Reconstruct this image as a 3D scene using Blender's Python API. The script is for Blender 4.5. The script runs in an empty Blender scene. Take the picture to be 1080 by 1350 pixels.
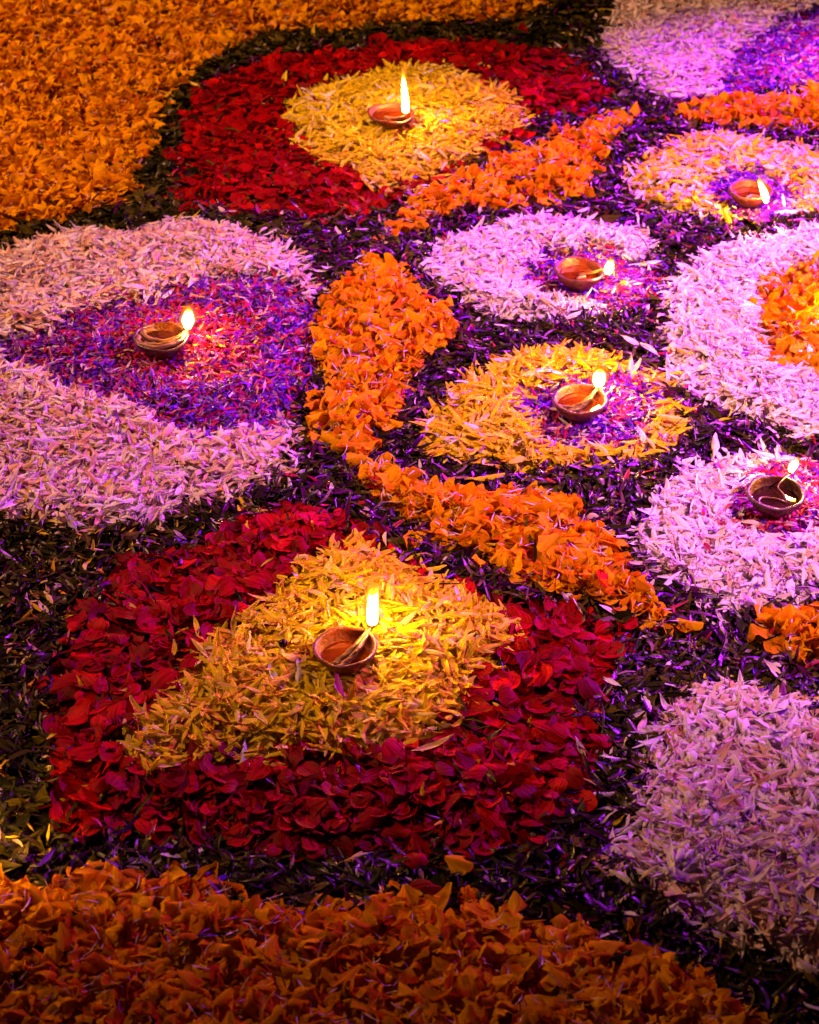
import bpy, math, random
import numpy as np
from mathutils import Matrix, Vector

rng = np.random.default_rng(11)
random.seed(11)
SC = bpy.context.scene
COL = SC.collection

# ------------------------------------------------------------------ camera
CAM_H = 1.28
PITCH = math.radians(37.0)          # below the horizon
FPX = 2460.0                        # focal length in photograph pixels (1080 wide)
cam_d = bpy.data.cameras.new('camera')
cam = bpy.data.objects.new('camera', cam_d)
COL.objects.link(cam)
cam.location = (0, 0, CAM_H)
cam.rotation_euler = (math.pi / 2 - PITCH, 0, 0)
cam_d.sensor_fit = 'HORIZONTAL'
cam_d.sensor_width = 24.0
cam_d.lens = FPX / 1080 * 24.0
cam_d.clip_start = 0.05
cam_d.clip_end = 60
cam_d.dof.use_dof = True
cam_d.dof.focus_distance = 2.02
cam_d.dof.aperture_fstop = 9.0
SC.camera = cam
FW = np.array([0, math.cos(PITCH), -math.sin(PITCH)])
UP = np.array([0, math.sin(PITCH), math.cos(PITCH)])


def at(px, py, z=0.0):
    """point of the photograph on the level z"""
    d = FW + np.array([(px - 540) / FPX, 0, 0]) - UP * ((py - 675) / FPX)
    t = (CAM_H - z) / -d[2]
    return np.array([0, 0, CAM_H]) + d * t


def depth_of(p):
    return float(np.dot(np.asarray(p) - np.array([0, 0, CAM_H]), FW))


# ------------------------------------------------------------------ world, lamps out of view, exposure
W = bpy.data.worlds.new('World')
SC.world = W
W.use_nodes = True
W.node_tree.nodes['Background'].inputs[0].default_value = (0.10, 0.03, 0.09, 1)
W.node_tree.nodes['Background'].inputs[1].default_value = 0.01
SC.view_settings.view_transform = 'Standard'
SC.view_settings.look = 'None'
SC.view_settings.exposure = 0.0
SC.view_settings.gamma = 1.0


def spot(name, loc, target, energy, color, size_deg, blend, radius):
    d = bpy.data.lights.new(name, 'SPOT')
    d.energy = energy
    d.color = color
    d.spot_size = math.radians(size_deg)
    d.spot_blend = blend
    d.shadow_soft_size = radius
    o = bpy.data.objects.new(name, d)
    COL.objects.link(o)
    o.location = loc
    o.rotation_euler = (Vector(target) - Vector(loc)).to_track_quat('-Z', 'Y').to_euler()
    return o


# unseen lamps: violet behind and to the right, pink fill at front right, warm on the left
spot('violet_lamp', (2.0, 3.9, 1.55), (0.60, 2.36, 0), 2700, (0.52, 0.018, 1.0), 34, 0.95, 0.03)
spot('pink_fill_lamp', (2.0, 1.0, 1.85), (0.64, 1.90, 0), 680, (1.0, 0.36, 0.66), 40, 1.0, 0.04)
spot('warm_lamp', (-2.2, 2.7, 2.1), (-0.26, 2.48, 0), 650, (1.0, 0.43, 0.24), 64, 1.0, 0.05)


# ------------------------------------------------------------------ materials
def new_mat(name):
    m = bpy.data.materials.new(name)
    m.use_nodes = True
    nt = m.node_tree
    nt.nodes.clear()
    return m, nt, nt.nodes, nt.links


def petal_mat(name, stops, base=None, base_amt=0.5, rough=0.5, spec=0.4, transl=0.3, streak=0.35,
              su=9.0, sv=1.3, bump=0.25, sheen=0.0):
    """colour by a random number per piece, a paler foot, fine veins along the length, some light passing through"""
    m, nt, N, L = new_mat(name)
    out = N.new('ShaderNodeOutputMaterial')
    a = N.new('ShaderNodeAttribute'); a.attribute_name = 'puv'
    sep = N.new('ShaderNodeSeparateXYZ'); L.new(a.outputs['Vector'], sep.inputs[0])
    oi = N.new('ShaderNodeObjectInfo')
    add = N.new('ShaderNodeMath'); add.operation = 'ADD'
    L.new(sep.outputs[2], add.inputs[0]); L.new(oi.outputs['Random'], add.inputs[1])
    fr = N.new('ShaderNodeMath'); fr.operation = 'FRACT'; L.new(add.outputs[0], fr.inputs[0])
    cr = N.new('ShaderNodeValToRGB')
    el = cr.color_ramp.elements
    while len(el) < len(stops):
        el.new(0.5)
    for e, (p, c) in zip(el, stops):
        e.position = p
        e.color = (*c, 1)
    L.new(fr.outputs[0], cr.inputs[0])
    col = cr.outputs[0]
    if base:
        mr = N.new('ShaderNodeMapRange'); mr.inputs[1].default_value = 0.45; mr.inputs[2].default_value = 0.0
        mr.inputs[3].default_value = 0.0; mr.inputs[4].default_value = base_amt
        L.new(sep.outputs[1], mr.inputs[0])
        mx = N.new('ShaderNodeMix'); mx.data_type = 'RGBA'
        L.new(mr.outputs[0], mx.inputs[0]); L.new(col, mx.inputs[6]); mx.inputs[7].default_value = (*base, 1)
        col = mx.outputs[2]
    comb = N.new('ShaderNodeCombineXYZ')
    for i, k in ((0, su), (1, sv)):
        mu = N.new('ShaderNodeMath'); mu.operation = 'MULTIPLY'; mu.inputs[1].default_value = k
        L.new(sep.outputs[i], mu.inputs[0]); L.new(mu.outputs[0], comb.inputs[i])
    mu = N.new('ShaderNodeMath'); mu.operation = 'MULTIPLY'; mu.inputs[1].default_value = 61.0
    L.new(fr.outputs[0], mu.inputs[0]); L.new(mu.outputs[0], comb.inputs[2])
    nz = N.new('ShaderNodeTexNoise'); nz.inputs['Scale'].default_value = 1.0; nz.inputs['Detail'].default_value = 3.0
    L.new(comb.outputs[0], nz.inputs['Vector'])
    mr2 = N.new('ShaderNodeMapRange'); mr2.inputs[1].default_value = 0.3; mr2.inputs[2].default_value = 0.7
    mr2.inputs[3].default_value = 1 - streak; mr2.inputs[4].default_value = 1.0 + streak * 0.25
    L.new(nz.outputs[0], mr2.inputs[0])
    mm = N.new('ShaderNodeMix'); mm.data_type = 'RGBA'; mm.blend_type = 'MULTIPLY'; mm.inputs[0].default_value = 1
    L.new(col, mm.inputs[6]); L.new(mr2.outputs[0], mm.inputs[7])
    bp = N.new('ShaderNodeBump'); bp.inputs['Strength'].default_value = bump; bp.inputs['Distance'].default_value = 0.0015
    L.new(nz.outputs[0], bp.inputs['Height'])
    pb = N.new('ShaderNodeBsdfPrincipled')
    L.new(mm.outputs[2], pb.inputs['Base Color']); L.new(bp.outputs[0], pb.inputs['Normal'])
    pb.inputs['Roughness'].default_value = rough
    pb.inputs['Specular IOR Level'].default_value = spec
    if sheen:
        pb.inputs['Sheen Weight'].default_value = sheen
    if transl:
        tr = N.new('ShaderNodeBsdfTranslucent'); L.new(mm.outputs[2], tr.inputs[0]); L.new(bp.outputs[0], tr.inputs[1])
        ms = N.new('ShaderNodeMixShader'); ms.inputs[0].default_value = transl
        L.new(pb.outputs[0], ms.inputs[1]); L.new(tr.outputs[0], ms.inputs[2]); L.new(ms.outputs[0], out.inputs[0])
    else:
        L.new(pb.outputs[0], out.inputs[0])
    return m


M = {}
M['orange'] = petal_mat('marigold_orange', [(0, (.52, .17, .001)), (.2, (.76, .32, .002)), (.7, (.88, .48, .004)), (.95, (.58, .15, .002))],
                        base=(.85, .46, .004), base_amt=.35, rough=.8, spec=.04, transl=.38, streak=.35, su=4, sv=1.5)
M['yellow'] = petal_mat('chrysanthemum_yellow', [(0, (.80, .63, .006)), (.4, (.88, .72, .010)), (.75, (.74, .53, .006)), (.97, (.86, .74, .20))],
                        base=(.84, .74, .06), base_amt=.35, rough=.7, spec=.08, transl=.3, streak=.35, su=5, sv=.8)
M['white'] = petal_mat('chrysanthemum_white', [(0, (.82, .78, .76)), (.5, (.86, .80, .78)), (.78, (.80, .66, .60)), (.93, (.72, .45, .34))],
                       base=(.80, .62, .42), base_amt=.4, rough=.5, spec=.3, transl=.3, streak=.28, su=5, sv=.8)
M['pinkwhite'] = petal_mat('chrysanthemum_pink_lit', [(0, (.80, .66, .62)), (.35, (.78, .58, .52)), (.65, (.74, .48, .36)), (.9, (.72, .42, .2))],  # white petals with pinkish light put into their colour, some browned
                           base=(.78, .52, .32), base_amt=.4, rough=.55, spec=.25, transl=.3, streak=.3, su=5, sv=.8)
M['red'] = petal_mat('rose_red', [(0, (.22, .0005, .002)), (.4, (.38, .0008, .003)), (.72, (.10, .0004, .002)), (.94, (.60, .004, .004))],
                     base=(.26, .006, .005), base_amt=.3, rough=.5, spec=.05, transl=.2, streak=.6, su=7, sv=1.2, bump=.5)
M['leaf'] = petal_mat('shredded_leaf', [(0, (.006, .008, .0015)), (.45, (.024, .025, .003)), (.82, (.10, .078, .007)), (.94, (.014, .009, .004))],
                      base=(.04, .035, .01), base_amt=.3, rough=.26, spec=.09, transl=.05, streak=.5, su=4, sv=1)
M['plum'] = petal_mat('shredded_dark_plum', [(0, (.008, .002, .007)), (.5, (.022, .003, .020)), (.86, (.10, .006, .08)), (.97, (.30, .12, .26))],
                      rough=.25, spec=.24, transl=.15, streak=.4, su=4, sv=1)
M['violet'] = petal_mat('aster_violet', [(0, (.07, .002, .30)), (.4, (.14, .003, .52)), (.82, (.34, .008, .36)), (.96, (.70, .45, .70))],
                        rough=.42, spec=.4, transl=.28, streak=.35, su=4, sv=1)
M['magenta'] = petal_mat('aster_crimson', [(0, (.46, .004, .03)), (.4, (.58, .005, .06)), (.8, (.44, .006, .12)), (.95, (.66, .30, .20))],
                         rough=.45, spec=.35, transl=.28, streak=.35, su=4, sv=1)
M['vivid'] = petal_mat('vivid_violet_petal', [(0, (.42, .008, .62)), (1, (.46, .01, .60))], rough=.5, spec=.2, transl=.3, streak=.2, su=4, sv=1)
M['thread'] = petal_mat('pale_floret_thread', [(0, (.70, .45, .40)), (.5, (.75, .60, .55)), (1, (.62, .30, .30))], rough=.4, spec=.5,
                        transl=.2, streak=.2)
M['twig'] = petal_mat('brown_twig', [(0, (.10, .035, .012)), (1, (.16, .06, .02))], rough=.6, spec=.3, transl=0, streak=.5)


# ------------------------------------------------------------------ petal shapes (shared by loose petals and heaps)
class Shape:
    def __init__(self, V, nl, nw):
        self.V = np.asarray(V, float)
        F = []
        for i in range(nl - 1):
            for j in range(nw - 1):
                a = i * nw + j
                F.append((a, a + 1, a + nw + 1, a + nw))
        self.F = np.array(F)
        u = np.tile(np.linspace(-1, 1, nw), nl)
        v = np.repeat(np.linspace(0, 1, nl), nw)
        self.uv = np.stack([u, v], 1)
        # sample points for the visibility count
        S = []
        for a in (.17, .5, .83):
            for b in (.17, .5, .83):
                q = self.V[self.F]
                S.append(q[:, 0] * (1 - a) * (1 - b) + q[:, 1] * a * (1 - b) + q[:, 2] * a * b + q[:, 3] * (1 - a) * b)
        self.S = np.concatenate(S)
        self.mesh = {}
        self.nl, self.nw = nl, nw
        self.low = None


def simpler(s):
    """the same piece with fewer faces, for pieces lying buried in a heap"""
    if s.low is None:
        r = np.unique(np.round(np.linspace(0, s.nl - 1, 4)).astype(int))
        c = np.unique(np.round(np.linspace(0, s.nw - 1, min(s.nw, 4 if s.nw > 6 else 3))).astype(int))
        t = Shape(s.V.reshape(s.nl, s.nw, 3)[np.ix_(r, c)].reshape(-1, 3), len(r), len(c))
        s.low = t
    return s.low


def strap_shape(L, Wd, curl, cup, twist, wav, prof, nl, nw, seed, ruffle=0.0, rk=3.0, jag=0.0, rnd=.10, notch=0.0, nk=5.0):
    r = np.random.default_rng(seed)
    vs = np.linspace(0, 1, nl)
    V = []
    x = 0.0; z = 0.0; ang = -curl * 0.5
    ph = r.uniform(0, 6.28, 4)
    side = r.normal(0, wav)
    for i, v in enumerate(vs):
        if i:
            ds = L / (nl - 1)
            ang += curl / (nl - 1)
            x += math.cos(ang) * ds
            z += math.sin(ang) * ds
        w = Wd * prof(v)
        tw = twist * (v - .5)
        for u in np.linspace(-1, 1, nw):
            yy = u * w
            zz = cup * w * (u * u) + ruffle * v * v * math.sin(rk * u + ph[0] + 2.2 * v) + r.normal(0, wav * .12) * L
            xx = -cup * 0.0 + (jag * L * r.normal() * v)
            # rounded end: corners pulled back
            xx -= L * (rnd * abs(u) ** 3.2 + notch * math.cos(nk * u + ph[1])) * v * v
            y2 = yy * math.cos(tw) - zz * math.sin(tw)
            z2 = yy * math.sin(tw) + zz * math.cos(tw)
            V.append((x + xx - z2 * math.sin(ang), y2 + side * L * (v - .5) ** 2 * 2, z + z2 * math.cos(ang)))
    V = np.array(V)
    V -= (V.max(0) + V.min(0)) / 2
    return Shape(V, nl, nw)


def p_mum(v): return max(.06, (.28 + .72 * math.sin(math.pi * .5 * min(1, v * 1.9)) ** 1.2) * (1 - max(0, v - .45) / .55 * .25) * (1 - v ** 6 * .92))
def p_rose(v): return max(.12, math.sin(math.pi * (.08 + .84 * v ** .85)) ** .55)
def p_mari(v): return .16 + .84 * (math.sin(math.pi * .5 * min(1, v * 1.25)) ** 1.3) * (1 - .22 * v ** 6)
def p_shred(v): return .45 + .55 * math.sin(math.pi * (.05 + .9 * v))
def p_leaf(v): return max(.08, math.sin(math.pi * (.04 + .92 * v)) ** .9)


SH = {}
def add_shapes(kind, n, f): SH[kind] = [f(i) for i in range(n)]
R_ = lambda i, a, b, s=0: float(np.random.default_rng(7919 * (i + 1) + 31 * s).uniform(a, b))

add_shapes('mum', 12, lambda i: strap_shape(R_(i, .029, .047), R_(i, .0028, .0045, 1), R_(i, -.4, 1.3, 2), R_(i, .15, .8, 3), R_(i, -.9, .9, 4), .12, p_mum, 8, 4, 100 + i))
add_shapes('slim', 14, lambda i: strap_shape(R_(i, .019, .032), R_(i, .0023, .0042, 1), R_(i, -.6, 1.7, 2), R_(i, .2, .9, 3), R_(i, -1.1, 1.1, 4), .14, p_mum, 7, 4, 800 + i))
add_shapes('stem', 8, lambda i: strap_shape(R_(i, .045, .085), R_(i, .0007, .0013, 1), R_(i, -.8, .8, 2), 0.5, R_(i, -1, 1, 4), .05, p_shred, 8, 3, 900 + i))
add_shapes('rose', 12, lambda i: strap_shape(R_(i, .024, .040), R_(i, .010, .016, 1), R_(i, -.3, 1.2, 2), R_(i, -.1, .35, 3), R_(i, -.5, .5, 4), .13, p_rose, 6, 6, 200 + i, ruffle=R_(i, 0, .004, 5), rk=R_(i, 2, 5, 6), rnd=.25))
add_shapes('marigold', 14, lambda i: strap_shape(R_(i, .020, .030), R_(i, .009, .014, 1), R_(i, -.5, 1.5, 2), R_(i, .0, .8, 3), R_(i, -.8, .8, 4), .09, p_mari, 6, 9, 300 + i, ruffle=R_(i, .0015, .0048, 5), rk=R_(i, 3.5, 8, 6), jag=.006, rnd=.34, notch=R_(i, .01, .06, 7), nk=R_(i, 3, 8, 8)))
add_shapes('shred', 12, lambda i: strap_shape(R_(i, .018, .042), R_(i, .0011, .0028, 1), R_(i, -1.2, 1.4, 2), R_(i, -.2, .8, 3), R_(i, -1.5, 1.5, 4), .14, p_shred, 5, 3, 400 + i))
add_shapes('leaf', 10, lambda i: strap_shape(R_(i, .018, .036), R_(i, .0040, .0075, 1), R_(i, -.8, .9, 2), R_(i, .1, .7, 3), R_(i, -.8, .8, 4), .12, p_leaf, 6, 4, 500 + i))
add_shapes('aster', 10, lambda i: strap_shape(R_(i, .014, .028), R_(i, .0014, .0030, 1), R_(i, -1.0, 1.6, 2), R_(i, .2, .9, 3), R_(i, -1.0, 1.0, 4), .14, p_mum, 5, 3, 600 + i))
add_shapes('thread', 6, lambda i: strap_shape(R_(i, .012, .024), R_(i, .0004, .0007, 1), R_(i, -1, 1.5, 2), 0.3, 1.0, .12, p_shred, 6, 2, 700 + i))
PART_NAME = {'stem': 'leaf_stem', 'slim': 'white_chrysanthemum_petal', 'mum': 'chrysanthemum_petal', 'rose': 'rose_petal', 'marigold': 'marigold_petal', 'shred': 'leaf_shred',
             'leaf': 'leaf_chip', 'aster': 'aster_petal', 'thread': 'floret_thread'}
TILT = {'stem': .10, 'slim': .42, 'mum': .38, 'rose': .27, 'marigold': .65, 'shred': .35, 'leaf': .42, 'aster': .45, 'thread': .5}
LIFT = {'stem': .004, 'slim': .004, 'mum': .004, 'rose': .004, 'marigold': .006, 'shred': .003, 'leaf': .003, 'aster': .003, 'thread': .006}


def shape_mesh(kind, k, mat):
    s = SH[kind][k]
    if mat not in s.mesh:
        me = bpy.data.meshes.new(PART_NAME[kind])
        me.from_pydata(s.V.tolist(), [], s.F.tolist())
        at_ = me.attributes.new('puv', 'FLOAT_VECTOR', 'POINT')
        at_.data.foreach_set('vector', np.c_[s.uv, np.full(len(s.uv), .0)].astype(np.float32).ravel())
        me.polygons.foreach_set('use_smooth', [True] * len(s.F))
        me.materials.append(M[mat])
        s.mesh[mat] = me
    return s.mesh[mat]


# ------------------------------------------------------------------ the lamps (positions are needed by the heaps)
# bowl centre in the photograph, bowl width, flame foot, flame height (photograph pixels)
LAMPS = [
    dict(c=(455, 853), w=88, f=(491, 824), fh=54, fw=19, shape='blunt', key='front'),
    dict(c=(213, 443), w=76, f=(248, 434), fh=27, fw=21, shape='point', key='coil'),
    dict(c=(516, 146), w=66, f=(535, 150), fh=50, fw=14, shape='tall', key='back'),
    dict(c=(763, 357), w=69, f=(802, 362), fh=19, fw=13, shape='small', key='mid'),
    dict(c=(765, 526), w=78, f=(789, 510), fh=23, fw=19, shape='round', key='amber'),
    dict(c=(1023, 650), w=80, f=(1043, 622), fh=17, fw=12, shape='small', key='dark'),
    dict(c=(990, 250), w=63, f=(1010, 268), fh=30, fw=10, shape='lean', key='far'),
    dict(c=(1128, 418), w=72, f=(1108, 404), fh=30, fw=18, shape='point', key='core'),
    dict(c=(1136, 84), w=58, f=(1118, 84), fh=26, fw=15, shape='point', key='corner'),
    dict(c=(-66, 1112), w=96, f=(-34, 1098), fh=44, fw=20, shape='point', key='edge'),
]

# ------------------------------------------------------------------ flower carpet: outlines in the photograph -> metres on the ground
GX0, GX1, GY0, GY1, RES = -1.05, 1.25, .78, 3.95, .008
gx = np.arange(GX0, GX1, RES); gy = np.arange(GY0, GY1, RES)
PX, PY = np.meshgrid(gx, gy)


def vnoise(cell, seed):
    r = np.random.default_rng(seed)
    ny, nx = int((GY1 - GY0) / cell) + 3, int((GX1 - GX0) / cell) + 3
    g = r.uniform(-1, 1, (ny, nx))
    fx = (PX - GX0) / cell; fy = (PY - GY0) / cell
    ix = fx.astype(int); iy = fy.astype(int)
    tx = fx - ix; ty = fy - iy
    tx = tx * tx * (3 - 2 * tx); ty = ty * ty * (3 - 2 * ty)
    return (g[iy, ix] * (1 - tx) + g[iy, ix + 1] * tx) * (1 - ty) + (g[iy + 1, ix] * (1 - tx) + g[iy + 1, ix + 1] * tx) * ty


def ground_poly(pts):
    P = np.array([at(x, y, .015)[:2] for x, y in pts])
    for _ in range(2):
        Q = np.roll(P, -1, 0)
        P = np.stack([P * .75 + Q * .25, P * .25 + Q * .75], 1).reshape(-1, 2)
    return P


def signed(P):
    inside = np.zeros(PX.shape, bool)
    d2 = np.full(PX.shape, 1e9)
    for a, b in zip(P, np.roll(P, -1, 0)):
        e = b - a
        t = np.clip(((PX - a[0]) * e[0] + (PY - a[1]) * e[1]) / (e @ e + 1e-12), 0, 1)
        d2 = np.minimum(d2, (PX - a[0] - t * e[0]) ** 2 + (PY - a[1] - t * e[1]) ** 2)
        c = (a[1] > PY) != (b[1] > PY)
        with np.errstate(divide='ignore', invalid='ignore'):
            xi = a[0] + (PY - a[1]) / (b[1] - a[1]) * e[0]
        inside ^= c & (PX < xi)
    d = np.sqrt(d2)
    return np.where(inside, d, -d)


YEL_B = [(385, 115), (470, 90), (560, 86), (640, 103), (690, 133), (714, 156), (660, 182), (600, 207), (530, 238), (490, 246), (430, 216), (388, 200), (378, 160)]
YEL_F = [(400, 742), (440, 718), (485, 712), (540, 738), (590, 773), (645, 798), (695, 828), (655, 880), (625, 930), (590, 958), (500, 988), (400, 1008), (300, 1002), (205, 1024), (150, 1000), (190, 930), (250, 870), (278, 820), (320, 790)]

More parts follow.
